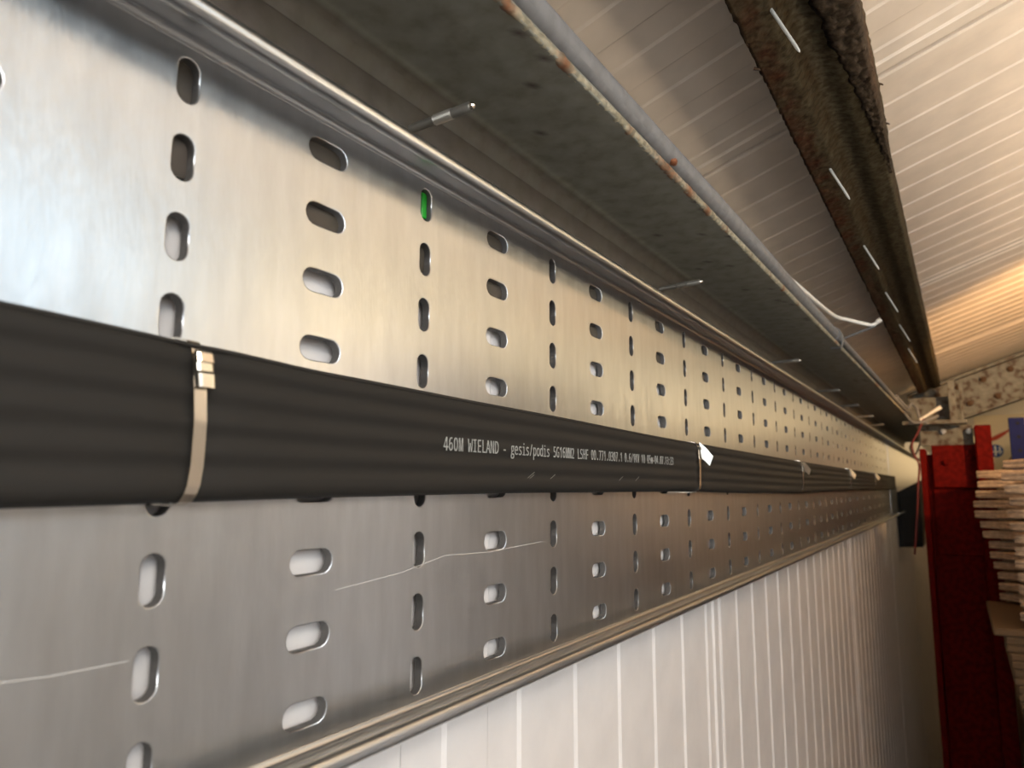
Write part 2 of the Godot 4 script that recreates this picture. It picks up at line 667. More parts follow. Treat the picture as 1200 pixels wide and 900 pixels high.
func build_tray() -> void:
	var t := thing("cable_tray", "long galvanised perforated cable tray with rolled lips on white panel wall", "cable tray")
	var z_near := 0.62
	var z_far := -2.84
	var bed := MB.new()
	var cut := MB.new()
	var q := 0.1384
	var k := -8
	while true:
		var zc := -q * 0.5 * k
		if zc - q * 0.25 < z_far:
			break
		var upright := posmod(k, 2) == 0
		for r in 9:
			var y1 := 0.015 - 0.03 * r if r > 0 else 0.0128
			var y0 := -0.015 - 0.03 * r if r < 8 else -0.2518
			if upright:
				slot_cell(bed, cut, zc, -0.03 * r, q * 0.25, y0, y1, 0.0041, 0.0086)
			else:
				slot_cell(bed, cut, zc, -0.03 * r, q * 0.25, y0, y1, 0.0113, 0.0050)
		k += 1
	var z_last := -q * 0.5 * (k - 1) - q * 0.25
	bed.quad(Vector3(0, 0.0128, z_last), Vector3(0, -0.2518, z_last), Vector3(0, -0.2518, z_far), Vector3(0, 0.0128, z_far), Vector3(1, 0, 0))
	obj("perforated_bed", bed, M.galvanised, t)
	obj("punched_edge", cut, M.punched, t).set_meta("kind", "stuff")
	for s in [1.0, -1.0]:
		var fp := flange_profile(s, 0.016 if s > 0 else -0.255)
		var a := MB.new()
		a.extrude(fp[0], z_near, z_far, true)
		obj("side_flange", a, M.galvanised_bend, t)
		var b := MB.new()
		b.extrude(fp[1], z_near, z_far, true)
		obj("rolled_lip", b, M.galvanised_bend, t)
	# thin scratches in the zinc
	for path in [[Vector2(0.075, -0.2005), Vector2(0.03, -0.2042), Vector2(0.006, -0.2046)], [Vector2(-0.083, -0.193), Vector2(-0.125, -0.19), Vector2(-0.16, -0.1845), Vector2(-0.20, -0.186), Vector2(-0.26, -0.184)]]:
		var sc := MB.new()
		var pts := []
		for p in path:
			pts.append(Vector3(0.0, p.y, p.x))
		sc.tube(pts, 0.00014, 5)
		obj("scratch", sc, M.bright_scratch, t)

	# plain end length, one step back, its lower half cut away before the black box
	var e := thing("tray_end_piece", "plain unperforated tray end length running behind the red column", "cable tray")
	var eb := MB.new()
	var dx := 0.0008
	eb.box(Vector3(dx - 0.0008, -0.0712, -4.02), Vector3(0.0016, 0.1680, 2.36))
	eb.box(Vector3(dx - 0.0008, -0.2036, -2.99), Vector3(0.0016, 0.0970, 0.30))
	obj("plain_bed", eb, M.galvanised, e)
	for s in [1.0, -1.0]:
		var fp := flange_profile(s, 0.0145 if s > 0 else -0.2535)
		var a := MB.new()
		a.extrude(fp[0], -2.84, -5.2 if s > 0 else -3.14, true)
		obj("side_flange", a, M.galvanised_bend, e)
		var b := MB.new()
		b.extrude(fp[1], -2.84, -5.2 if s > 0 else -3.14, true)
		obj("rolled_lip", b, M.galvanised_bend, e)
	var gt := MB.new()
	gt.box(Vector3(-0.0036, 0.001, -0.1403), Vector3(0.0016, 0.014, 0.0040), 0.0004)
	tag(obj("green_tag", gt, M.green_plastic), "small green plastic piece behind an upright slot of the tray", "tag")


# ---------------------------------------------------------------- flat cable and its ties
const CABLE_TOP := [[0.62, -0.0955], [0.06, -0.0984], [-0.003, -0.1002], [-0.06, -0.1021], [-0.193, -0.1036], [-0.48, -0.1068], [-1.05, -0.1095], [-1.66, -0.1104], [-2.87, -0.112]]
const CABLE_BOT := [[0.62, -0.158], [0.055, -0.1547], [-0.065, -0.1533], [-0.193, -0.1526], [-0.48, -0.1534], [-0.75, -0.1572], [-1.05, -0.1600], [-1.45, -0.1590], [-2.87, -0.161]]
const CABLE_FRONT := 0.0185


func build_cable() -> void:
	var t := thing("flat_cable", "wide flat black power cable strapped along the perforated tray", "cable")
	var mb := MB.new()
	var rings := []
	var z := 0.62
	while z > -2.88:
		var top := smooth_at(CABLE_TOP, z)
		var bot := smooth_at(CABLE_BOT, z)
		var pinch := 0.0
		for tz in [0.0, -0.5324, -1.053, -1.61, -2.146]:
			pinch = maxf(pinch, exp(-pow((z - tz) / 0.010, 2.0)))
		var front := CABLE_FRONT - pinch * 0.0012
		var back := 0.0008
		var r := PackedVector3Array()
		var n := 44
		var ht := top - bot
		for i in n + 1:                # front face, top to bottom: five flat bulges
			var f := float(i) / n
			var y := lerpf(top, bot, f)
			var edge := minf(f, 1.0 - f) * ht
			var x := front
			var rad := 0.0052
			if edge < rad:
				x = front - (rad - sqrt(maxf(rad * rad - pow(rad - edge, 2.0), 0.0)))
			else:
				x -= 0.0010 * (0.5 + 0.5 * cos((f * 5.2 - 0.1) * TAU)) * clampf((edge - rad) / 0.004, 0.0, 1.0)
			r.append(Vector3(x, y, z))
		for i in 5:
			var f := float(i) / 4.0
			r.append(Vector3(back, lerpf(bot + 0.004, top - 0.004, f), z))
		rings.append(r)
		z -= 0.0025 if z < 0.12 and z > -0.08 else (0.005 if z > -1.2 and z < 0.2 else 0.02)
	mb.loft(rings, true, true, true)
	obj("sheath", mb, M.rubber, t)
	# seam along the upper edge
	var sm := MB.new()
	var pts := []
	z = 0.62
	while z > -2.8:
		pts.append(Vector3(CABLE_FRONT - 0.0010, smooth_at(CABLE_TOP, z) - 0.0022, z))
		z -= 0.02
	sm.tube(pts, 0.0006, 8)
	obj("edge_seam", sm, M.rubber, t)
	# printed line, dot-matrix lettering along the sheath
	var tm := TextMesh.new()
	var fnt := SystemFont.new()
	fnt.font_names = PackedStringArray(["Droid Sans Mono"])
	tm.font = fnt
	tm.text = "460M WIELAND - gesis/podis 5G16MM2 LSHF 00.771.0307.1 0.6/1KV 10 05w-04.07.13:23"
	tm.font_size = 32
	tm.pixel_size = 0.0003
	tm.depth = 0.0003
	tm.curve_step = 2.0
	tm.horizontal_alignment = HORIZONTAL_ALIGNMENT_LEFT
	tm.vertical_alignment = VERTICAL_ALIGNMENT_BOTTOM
	var size := tm.get_aabb().size
	var o := obj("printed_text", tm, M.ink, t)
	var sx := 0.326 / size.x
	var sy := 0.0092 / size.y
	o.transform = Transform3D(Basis(Vector3(0, 0.0028, -1).normalized() * sx, Vector3(0, 1, 0.0) * sy, Vector3(1, 0, 0)), Vector3(CABLE_FRONT - 0.0001, -0.1335, -0.1330))
	# scuffs on the lower front
	var rng := RandomNumberGenerator.new()
	rng.seed = 11
	var sc := MB.new()
	for i in 30:
		var zz := -0.165 - rng.randf() * 0.20
		if i < 7:
			zz = -0.02 + rng.randf() * 0.12
		if absf(zz) < 0.012:
			continue
		var yb := smooth_at(CABLE_BOT, zz) + 0.0032 + rng.randf() * 0.002
		var l := 0.002 + rng.randf() * 0.004
		var big := i > 24
		var a := Vector3(CABLE_FRONT - 0.0012, yb, zz)
		var b := Vector3(CABLE_FRONT - (0.0004 if big else 0.0010), yb + (0.007 if big else l * 0.15), zz - (0.018 if big else l))
		sc.tube([a, (a + b) * 0.5 - Vector3(0, 0.0008 if big else 0.0, 0), b], 0.00018 if big else 0.00028, 5)
	var s := obj("scuff_mark", sc, M.scuff, t)
	s.set_meta("kind", "stuff")


func tie_band(path: Array, w: float, thick: float) -> MB:   # path of [Vector2(x, y), z]
	var mb := MB.new()
	var rings := []
	var n := path.size()
	for i in n:
		var p: Vector2 = path[i][0]
		var tg: Vector2 = (path[mini(i + 1, n - 1)][0] - path[maxi(i - 1, 0)][0]).normalized()
		var nn := Vector2(-tg.y, tg.x) * thick * 0.5
		var zc: float = path[i][1]
		rings.append(PackedVector3Array([Vector3(p.x + nn.x, p.y + nn.y, zc + w * 0.5), Vector3(p.x + nn.x, p.y + nn.y, zc - w * 0.5), Vector3(p.x - nn.x, p.y - nn.y, zc - w * 0.5), Vector3(p.x - nn.x, p.y - nn.y, zc + w * 0.5)]))
	mb.loft(rings, true, true, false)
	return mb


func make_tie(label: String, height: float, splayed: bool) -> Node3D:
	var t := thing("cable_tie", label, "cable tie", Vector3.ZERO, "steel ties round the flat cable")
	var top := 0.0
	var bot := -height
	var fx := CABLE_FRONT - 0.0004
	var path := [[Vector2(-0.0022, top - 0.004), 0.004], [Vector2(-0.0018, top + 0.0002), 0.004], [Vector2(0.006, top + 0.0009), 0.0036], [Vector2(fx - 0.006, top + 0.0008), 0.0025], [Vector2(fx - 0.0022, top - 0.0004), 0.0016], [Vector2(fx - 0.0002, top - 0.0032), 0.0009],
		[Vector2(fx + 0.0006, top - 0.008), 0.0003], [Vector2(fx + 0.0007, (top + bot) * 0.5), -0.0012], [Vector2(fx + 0.0004, bot + 0.012), -0.0012], [Vector2(fx + 0.0003, bot + 0.0055), -0.0004], [Vector2(fx - 0.0002, bot + 0.0030), 0.0002], [Vector2(fx - 0.0022, bot + 0.0004), 0.0006], [Vector2(fx - 0.006, bot - 0.0007), 0.0010], [Vector2(-0.001, bot - 0.0007), 0.001]]
	obj("band", tie_band(path, 0.0047, 0.0005), M.stainless, t)
	# buckle: a folded channel, wide at the top, open at the foot
	var bz := 0.0004 if not splayed else -0.0004
	var bk := MB.new()
	var rings := []
	for st in [[-0.0036, 0.0027, 0.0014], [-0.0045, 0.0030, 0.0024], [-0.0075, 0.0031, 0.0030], [-0.0078, 0.0031, 0.0022], [-0.0105, 0.0031, 0.0024], [-0.0115, 0.0031, 0.0032], [-0.0160, 0.0030, 0.0033]]:
		var y: float = st[0]
		var w: float = st[1]
		var d: float = st[2]
		var x0 := fx + 0.0009
		var th := 0.00045
		var zc := bz + y * 0.10
		rings.append(PackedVector3Array([Vector3(x0, y, zc + w), Vector3(x0 + d * 0.8, y, zc + w), Vector3(x0 + d, y, zc + w * 0.72), Vector3(x0 + d, y, zc - w * 0.72), Vector3(x0 + d * 0.8, y, zc - w), Vector3(x0, y, zc - w),
			Vector3(x0, y, zc - w + th), Vector3(x0 + d * 0.8 - th, y, zc - w + th), Vector3(x0 + d - th, y, zc - w * 0.6), Vector3(x0 + d - th, y, zc + w * 0.6), Vector3(x0 + d * 0.8 - th, y, zc + w - th), Vector3(x0, y, zc + w - th)]))
	bk.loft(rings, true, false, false)
	var b := obj("buckle", bk, M.stainless, t)
	var ball := MB.new()
	ball.box(Vector3(fx + 0.0022, -0.0138, bz - 0.0012), Vector3(0.0022, 0.0034, 0.0030), 0.0004)
	obj("lock_block", ball, M.dark_gap, b)
	# cut tail, folded back over the buckle
	var tl := MB.new()
	if splayed:
		var e := PackedVector2Array([Vector2(0.0, 0.0005), Vector2(0.0075, -0.0060), Vector2(0.0135, -0.0135), Vector2(0.0090, -0.0225), Vector2(0.0015, -0.0150)])
		tl.extrude(e, 0.0003, -0.0003)
		var to := obj("cut_tail", tl, M.stainless, t)
		to.position = Vector3(fx + 0.0012, 0.0, bz + 0.0022)
		to.rotation = Vector3(-0.12, 0.80, 0.0)
	return t


func build_ties() -> void:
	var z0 := 0.0
	var t := make_tie("nearest steel cable tie, large, with folded buckle on the black cable", smooth_at(CABLE_TOP, z0) - smooth_at(CABLE_BOT, z0), false)
	t.position = Vector3(0, smooth_at(CABLE_TOP, z0), z0)
	var words := ["second steel tie from the camera, bright splayed tail just past the printed text", "third steel tie from the camera round the black cable", "fourth steel tie from the camera, small bright fleck on cable", "farthest steel tie on the black cable, just before the tray joint"]
	var zs := [-0.5324, -1.053, -1.61, -2.146]
	var first: Node3D
	for i in 4:
		var h := smooth_at(CABLE_TOP, zs[i]) - smooth_at(CABLE_BOT, zs[i])
		var o: Node3D
		if first == null:
			first = make_tie(words[i], h, true)
			o = first
		else:
			o = dup(first, words[i], "steel ties round the flat cable")
		o.position = Vector3(0, smooth_at(CABLE_TOP, zs[i]), zs[i])


# ---------------------------------------------------------------- old angle beam over the tray
func beam_edge(z: float) -> float:
	return 0.071 + 0.0112 * clampf(-z, -0.3, 2.6)


const BEAM_Y := 0.067


func build_angle() -> void:
	var t := thing("angle_beam", "old grey-green steel angle beam with rusty edge above the tray", "beam")
	var n1 := noise(71, 18.0, 4)
	var n2 := noise(72, 60.0, 3)
	# upright leg against the wall: brown primer
	var v := MB.new()
	v.colored = true
	var rings := []
	var cols := []
	var z := 0.62
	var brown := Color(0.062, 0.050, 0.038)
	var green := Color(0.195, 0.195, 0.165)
	while z > -3.9:
		var r := PackedVector3Array([Vector3(WALL_X + 0.0004, -0.034, z), Vector3(WALL_X + 0.0025, -0.036, z)])
		var ps := [Vector3(WALL_X + 0.0028, -0.034, z), Vector3(WALL_X + 0.0028, 0.02, z), Vector3(WALL_X + 0.0028, 0.0600, z)]
		for p in ps:
			r.append(p)
		r.append(Vector3(WALL_X + 0.0004, 0.0600, z))
		rings.append(r)
		var c := []
		for p in r:
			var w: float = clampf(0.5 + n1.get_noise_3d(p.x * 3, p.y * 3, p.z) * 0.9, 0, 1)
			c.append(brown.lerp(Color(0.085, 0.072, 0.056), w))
		cols.append(c)
		z -= 0.02
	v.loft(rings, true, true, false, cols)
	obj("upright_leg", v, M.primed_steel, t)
	# level leg with the root fillet
	var h := MB.new()
	h.colored = true
	rings = []
	cols = []
	z = 0.62
	while z > -3.9:
		var r := PackedVector3Array()
		var rad := 0.0125
		for k in 7:
			var a := PI * 0.5 * k / 6.0
			r.append(Vector3(WALL_X + 0.0031 + rad * (1.0 - cos(a)), BEAM_Y - rad + rad * sin(a), z))
		var xe := beam_edge(z)
		for k in range(1, 15):
			r.append(Vector3(lerpf(WALL_X + 0.0031 + rad, xe - 0.001, k / 14.0), BEAM_Y, z))
		r.append(Vector3(xe, BEAM_Y + 0.001, z))
		r.append(Vector3(xe, BEAM_Y + 0.006, z))
		r.append(Vector3(xe - 0.001, BEAM_Y + 0.007, z))
		r.append(Vector3(WALL_X + 0.0004, BEAM_Y + 0.007, z))
		rings.append(r)
		var c := []
		for j in r.size():
			var p: Vector3 = r[j]
			var w: float = clampf(0.5 + n1.get_noise_3d(p.x * 2.0, 0.3, p.z * 1.4) * 0.5, 0, 1)
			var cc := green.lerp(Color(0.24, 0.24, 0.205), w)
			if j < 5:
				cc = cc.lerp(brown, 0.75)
			var chip := n2.get_noise_3d(p.x * 2.0, 3.1, p.z)
			if chip > 0.60 and j > 8:
				cc = Color(0.07, 0.05, 0.04)
			c.append(cc)
		cols.append(c)
		z -= 0.006 if z > -1.1 and z < 0.05 else 0.03
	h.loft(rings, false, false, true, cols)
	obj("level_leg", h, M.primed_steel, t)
	# grime and rust along the free edge
	var g := MB.new()
	g.colored = true
	rings = []
	cols = []
	var nr := noise(75, 30.0, 4)
	var nf := noise(76, 160.0, 3)
	z = 0.40
	while z > -3.9:
		var r := PackedVector3Array()
		var c := []
		var rust := clampf((nr.get_noise_1d(z) - 0.34) * 3.0, 0.0, 1.0)
		for spot in [[-0.308, 0.022], [-0.352, 0.010], [-0.395, 0.008], [-0.16, 0.008], [-0.105, 0.007]]:
			rust = maxf(rust, exp(-pow((z - spot[0]) / spot[1], 2.0)) * 1.0)
		var near := clampf(1.0 + z * 0.35, 0.35, 1.0)
		for k in 10:
			var a := TAU * k / 10.0
			var rad := 0.0030 + 0.0011 * nf.get_noise_3d(cos(a) * 0.02, sin(a) * 0.02, z) + 0.0006 * rust
			r.append(Vector3(beam_edge(z) - 0.0016 + rad * cos(a) * 0.8, BEAM_Y + 0.0030 + rad * sin(a), z))
			var w: float = clampf(0.5 + nf.get_noise_3d(a * 0.01, 1.0, z) * 1.3, 0, 1)
			var cc := Color(0.20, 0.185, 0.135).lerp(Color(0.42, 0.38, 0.28), w)
			cc = cc.lerp(Color(0.13, 0.055, 0.028).lerp(Color(0.27, 0.115, 0.05), w), rust * clampf(0.55 + w, 0, 1))
			c.append(cc)
		rings.append(r)
		cols.append(c)
		z -= 0.0022 if z > -1.0 and z < 0.05 else 0.02
	g.loft(rings, true, true, true, cols)
	obj("rusty_edge", g, M.primed_steel, t)
	var blob := MB.new()
	blob.colored = true
	rings = []
	cols = []
	for i in 9:
		var f := i / 8.0
		var r := PackedVector3Array()
		var c := []
		for k in 10:
			var a := TAU * k / 10.0
			var rad := 0.0032 * sin(PI * clampf(f, 0.06, 0.94)) * (1.0 + 0.3 * nf.get_noise_2d(i * 0.1, k * 0.1))
			r.append(Vector3(beam_edge(-0.31) + 0.001 + cos(a) * rad, BEAM_Y + 0.010 + sin(a) * rad * 0.8, -0.308 - 0.014 * f))
			c.append(Color(0.32, 0.11, 0.04).lerp(Color(0.12, 0.04, 0.02), 0.5 + 0.5 * nf.get_noise_2d(i * 0.3, k * 0.3)))
		rings.append(r)
		cols.append(c)
	blob.loft(rings, true, true, true, cols)
	obj("rust_lump", blob, M.primed_steel, t)

	# screws poking out of the upright leg, above the tray lip
	var zs := [-0.129, -0.4995, -0.982, -1.3885, -1.697, -2.02, -2.34]
	var which := ["nearest", "second", "third", "fourth", "fifth", "sixth", "farthest"]
	var proto: Node3D
	for i in zs.size():
		var label: String = "%s bare screw from the camera poking out of angle beam above tray lip" % which[i]
		var o: Node3D
		if proto == null:
			o = thing("beam_screw", label, "screw", Vector3.ZERO, "screws through the angle beam")
			var sh := MB.new()
			sh.lathe([[0.0023, -0.003], [0.0023, 0.016]], Vector3.ZERO, Vector3.RIGHT, 12, true)
			sh.lathe([[0.0026, 0.0265], [0.0026, 0.0375], [0.0022, 0.0385]], Vector3.ZERO, Vector3.RIGHT, 12, true)
			obj("shank", sh, M.screw_steel, o)
			var th := MB.new()
			var prof := []
			for k in 11:
				var f := 0.0155 + k * 0.0011
				prof.append([0.0029, f])
				prof.append([0.0021, f + 0.00055])
			th.lathe(prof, Vector3.ZERO, Vector3.RIGHT, 14, false)
			obj("thread", th, M.screw_steel, o)
			var tip := MB.new()
			tip.lathe([[0.0021, 0.0385], [0.0018, 0.0400], [0.0007, 0.0410]], Vector3.ZERO, Vector3.RIGHT, 12, false)
			obj("drill_point", tip, M.stainless, o)
			proto = o
		else:
			o = dup(proto, label, "screws through the angle beam")
		o.position = Vector3(WALL_X + 0.004, 0.040 + (0.001 if i % 2 else 0.0), zs[i])
		o.rotation = Vector3(0, [0.0, 0.04, 0.0, 0.0, -0.05, 0.06, 0.0][i], [0.03, 0.05, 0.0, 0.0, 0.02, 0.03, 0.06][i])


# ---------------------------------------------------------------- conduit and loose leads on the beam
func curve(pts: Array, step := 8) -> Array:
	var out := []
	var n := pts.size()
	for i in n - 1:
		var p0: Vector3 = pts[maxi(i - 1, 0)]
		var p1: Vector3 = pts[i]
		var p2: Vector3 = pts[i + 1]
		var p3: Vector3 = pts[mini(i + 2, n - 1)]
		for k in step:
			var t := float(k) / step
			out.append(p1.cubic_interpolate(p2, p0, p3, t))
	out.append(pts[n - 1])
	return out


func build_conduit() -> void:
	var py := BEAM_Y + 0.0075
	var t := thing("grey_conduit", "grey cable conduit lying along the rusty edge of the angle beam", "conduit")
	var mb := MB.new()
	var pts := []
	var z := 0.62
	while z > -1.05:
		pts.append(Vector3(beam_edge(z) - 0.0035 + 0.0008 * sin(z * 9.0), py + 0.0085, z))
		z -= 0.03
	mb.tube(pts, 0.0088, 20)
	obj("tube", mb, M.conduit, t)
	var cp := MB.new()
	cp.lathe([[0.0105, 0.0], [0.0108, 0.004], [0.0108, 0.03], [0.0102, 0.034]], Vector3(beam_edge(-1.02) - 0.0035, py + 0.0085, -1.02), Vector3(0, 0, -1), 20, false)
	obj("end_ferrule", cp, M.conduit, t)
	# slimmer pair beyond the end of the conduit
	var w := thing("thin_pipe", "outer slim grey pipe on the beam edge beyond the conduit end", "pipe", Vector3.ZERO, "slim pipes beyond the conduit")
	var a := MB.new()
	pts = []
	z = -1.05
	while z > -2.40:
		pts.append(Vector3(beam_edge(z) + 0.001, py + 0.0062 + 0.0006 * sin(z * 7.0), z))
		z -= 0.05
	a.tube(pts, 0.0052, 14)
	obj("tube", a, M.conduit, w)
	var w2 := thing("thin_pipe", "inner slim grey pipe tucked behind the outer one on beam edge", "pipe", Vector3.ZERO, "slim pipes beyond the conduit")
	var b := MB.new()
	pts = []
	z = -1.05
	while z > -2.40:
		pts.append(Vector3(beam_edge(z) - 0.0085, py + 0.0095 + 0.001 * sin(z * 5.0 + 1.0), z))
		z -= 0.05
	b.tube(pts, 0.0045, 14)
	obj("tube", b, M.conduit, w2)
	# clip where the conduit ends
	var c := thing("pipe_clip", "small grey metal clip hooked on the beam edge at conduit end", "clip")
	var xe := beam_edge(-1.05)
	var cb := tie_band([[Vector2(xe - 0.012, BEAM_Y - 0.0015), -1.05], [Vector2(xe + 0.0022, BEAM_Y - 0.0015), -1.05], [Vector2(xe + 0.0042, BEAM_Y + 0.002), -1.05], [Vector2(xe + 0.0062, BEAM_Y + 0.016), -1.05], [Vector2(xe + 0.003, BEAM_Y + 0.023), -1.05], [Vector2(xe - 0.006, BEAM_Y + 0.024), -1.05]], 0.012, 0.0012)
	obj("strap", cb, M.conduit, c)
	# loose white lead bowing off the conduit
	var l := thing("white_lead", "loose white lead curving off the conduit, its cut end in the air", "cable")
	var lm := MB.new()
	lm.tube(curve([Vector3(0.0722, 0.0865, -0.655), Vector3(0.0785, 0.0885, -0.70), Vector3(0.0815, 0.0915, -0.78), Vector3(0.0835, 0.0965, -0.88), Vector3(0.0880, 0.1020, -0.985), Vector3(0.1005, 0.1040, -1.03), Vector3(0.1190, 0.1000, -1.05), Vector3(0.1310, 0.0985, -1.06), Vector3(0.1400, 0.1045, -1.06)]), 0.0030, 10)
	obj("lead", lm, M.white_plastic, l)
	var le := MB.new()
	le.lathe([[0.0034, -0.004], [0.0036, 0.0], [0.0034, 0.003]], Vector3(0.1400, 0.1045, -1.06), Vector3(0.83, 0.55, 0.0).normalized(), 12, false)
	obj("cut_end", le, M.white_plastic, l)
	var rod := MB.new()
	rod.tube([Vector3(0.090, 0.082, -1.06), Vector3(0.112, 0.0895, -1.06), Vector3(0.134, 0.096, -1.06)], [0.0016, 0.0016, 0.0010], 8)
	tag(obj("wire_spike", rod, M.conduit), "thin grey wire spike sticking out under the white lead", "wire")


# ---------------------------------------------------------------- rusty purlin under the roof
const PURLIN_AT := Vector3(0.0638, 0.0, 0.0368)


func build_purlin() -> void:
	var t := thing("purlin", "dark rust-caked steel purlin running under the white roof panels", "purlin", Vector3(0, ROOF_Y, 0))
	t.rotation.z = atan(SLOPE)
	var n1 := noise(81, 22.0, 5)
	var n2 := noise(82, 90.0, 4)
	var n3 := noise(83, 260.0, 3)
	var s := MB.new()
	s.colored = true
	var rings := []
	var cols := []
	var z := 0.3
	while z > -3.45:
		var r := PackedVector3Array()
		var c := []
		r.append(Vector3(0.086, -0.001, z))
		c.append(Color(0.06, 0.045, 0.03))
		for k in 26:
			var f := k / 25.0
			var lx := lerpf(0.0715, 0.1600, f)
			var ly := -0.0755
			# shallow hollow between the two rims
			ly += 0.010 * smoothstep(0.30, 0.52, f) - 0.010 * smoothstep(0.56, 0.8, f)
			var b := n2.get_noise_3d(lx, ly, z)
			var e := 0.0022 if f < 0.22 else 0.0009
			ly += e * (b + 0.6 * n3.get_noise_3d(lx, 0.0, z))
			if k == 0:
				lx += 0.0016 * n2.get_noise_2d(z, 9.0)
			r.append(Vector3(lx, ly, z))
			var w := clampf(0.5 + 0.9 * n1.get_noise_3d(lx * 1.5, 0.0, z), 0, 1)
			var col := Color(0.070, 0.058, 0.036).lerp(Color(0.115, 0.105, 0.070), w)
			col = col.lerp(Color(0.155, 0.145, 0.110), 0.75 * exp(-pow((f - 0.56) / 0.07, 2.0)))
			col = col.lerp(Color(0.075, 0.045, 0.020), clampf(0.9 * exp(-pow((f - 0.42) / 0.10, 2.0)), 0, 1) * clampf(0.4 + b, 0, 1))
			var rust := (1.0 - smoothstep(0.14, 0.30, f + 0.10 * b)) * clampf(0.55 + 0.9 * n1.get_noise_3d(lx, 4.0, z * 1.3), 0, 1)
			col = col.lerp(Color(0.085, 0.028, 0.014).lerp(Color(0.19, 0.10, 0.065), clampf(b * 1.6, 0, 1)), rust)
			c.append(col)
		for q in [[0.168, -0.060], [0.176, -0.03], [0.1835, -0.001]]:
			var b := n2.get_noise_3d(q[0], q[1], z)
			r.append(Vector3(q[0] + 0.0015 * b, q[1], z))
			c.append(Color(0.13, 0.105, 0.065).lerp(Color(0.06, 0.042, 0.026), clampf(0.5 + b, 0, 1)))
		rings.append(r)
		cols.append(c)
		z -= 0.005 if z > -1.3 and z < -0.3 else 0.03
	s.loft(rings, true, true, true, cols)
	obj("steel_section", s.sized(K, PURLIN_AT), M.rusty_steel, t)
	# flaking crust on the near side face
	var k := MB.new()
	k.colored = true
	rings = []
	cols = []
	z = 0.3
	while z > -0.93:
		var r := PackedVector3Array()
		var c := []
		var left := lerpf(0.128, 0.158, smoothstep(-0.35, -0.93, z)) + 0.004 * n1.get_noise_2d(z * 2.0, 2.0)
		var end := 1.0 - smoothstep(-0.82, -0.92, z)
		for j in 22:
			var f := j / 21.0
			var th := 0.0052 * (0.25 + 0.75 * end) * sin(clampf(f * 6.0, 0.02, 1.0) * PI * 0.5)
			var p: Vector2
			if f < 0.6:
				p = Vector2(lerpf(left, 0.164, f / 0.6), -0.0735 - th)
			else:
				p = Vector2(lerpf(0.164, 0.1855, (f - 0.6) / 0.4), lerpf(-0.0735 - th, -0.002, (f - 0.6) / 0.4))
				p.x += th * 0.35
			var b := n2.get_noise_3d(p.x, p.y, z * 0.8)
			var d := 0.0028 * b + 0.0012 * n3.get_noise_3d(p.x, p.y, z)
			r.append(Vector3(p.x + d * 0.6, p.y - d, z))
			var w := clampf(0.45 + 0.9 * b, 0, 1)
			var col := Color(0.042, 0.034, 0.026).lerp(Color(0.125, 0.100, 0.076), w)
			if f > 0.86:
				col = col.lerp(Color(0.21, 0.175, 0.115), 0.6)
			if f < 0.07:
				col = Color(0.02, 0.015, 0.01)
			var patch := exp(-pow((z + 0.66) / 0.06, 2.0)) * exp(-pow((f - 0.75) / 0.16, 2.0))
			col = col.lerp(Color(0.17, 0.10, 0.06), patch * 0.8)
			c.append(col)
		for q in [[0.182, -0.001], [0.150, -0.060]]:
			r.append(Vector3(q[0], q[1], z))
			c.append(Color(0.03, 0.02, 0.015))
		rings.append(r)
		cols.append(c)
		z -= 0.005
	k.loft(rings, true, true, true, cols)
	obj("flaking_crust", k.sized(K, PURLIN_AT), M.rusty_steel, t)
	var fl := MB.new()
	for q in [[0.1862, -0.012, -0.585], [0.1858, -0.014, -0.795], [0.186, -0.006, -0.925], [0.0705, -0.0765, -0.52]]:
		fl.tube([Vector3(q[0] - 0.002, q[1] + 0.002, q[2]), Vector3(q[0] + 0.0012, q[1] - 0.001, q[2] - 0.001), Vector3(q[0] + 0.0022, q[1] - 0.0035, q[2])], [0.0016, 0.0011, 0.0006], 6)
	var fo := obj("rust_flake", fl.sized(K, PURLIN_AT), M.rusty_plain, t)
	fo.set_meta("kind", "stuff")

	# roof screws
	var zs := [-0.455, -0.815, -1.17, -1.53, -1.90, -2.27]
	var which := ["nearest", "second", "third", "fourth", "fifth", "farthest"]
	var proto: Node3D
	for i in zs.size():
		var label: String = "%s pale roof screw from the camera hanging below the dark purlin" % which[i]
		var o: Node3D
		if proto == null:
			o = thing("roof_screw", label, "screw", Vector3.ZERO, "roof screws through the purlin")
			var ax := Vector3(0.41, -0.90, -0.07).normalized()
			var a := MB.new()
			a.lathe([[0.0011, -0.006], [0.0011, 0.032]], Vector3.ZERO, ax, 10, true)
			obj("shank", a, M.roof_screw_steel, o)
			var b := MB.new()
			b.lathe([[0.0011, 0.032], [0.0008, 0.035], [0.0003, 0.0365]], Vector3.ZERO, ax, 10, false)
			obj("drill_point", b, M.roof_screw_steel, o)
			proto = o
		else:
			o = dup(proto, label, "roof screws through the purlin")
		var lx: float = (0.1010 + [0.0, -0.006, -0.004, 0.0, 0.002, 0.0][i]) * K + PURLIN_AT.x
		var ly := -0.0755 * K
		o.position = Vector3(lx * 0.9439 - ly * 0.3304, ROOF_Y + lx * 0.3304 + ly * 0.9439, zs[i] * K + PURLIN_AT.z)


# ---------------------------------------------------------------- far end: rafter, red column, boxes, stack
func bolt(called: String, at: Vector3, r: float, m: Material, parent: Node) -> void:
	var b := MB.new()
	b.lathe([[r, -0.002], [r, r * 0.8], [r * 0.8, r * 1.05]], at, Vector3(0, 0, 1), 6, false)
	b.lathe([[r * 0.5, r * 1.0], [r * 0.5, r * 1.7], [r * 0.4, r * 1.8]], at, Vector3(0, 0, 1), 10, false)
	obj(called, b.sized(K), m, parent)


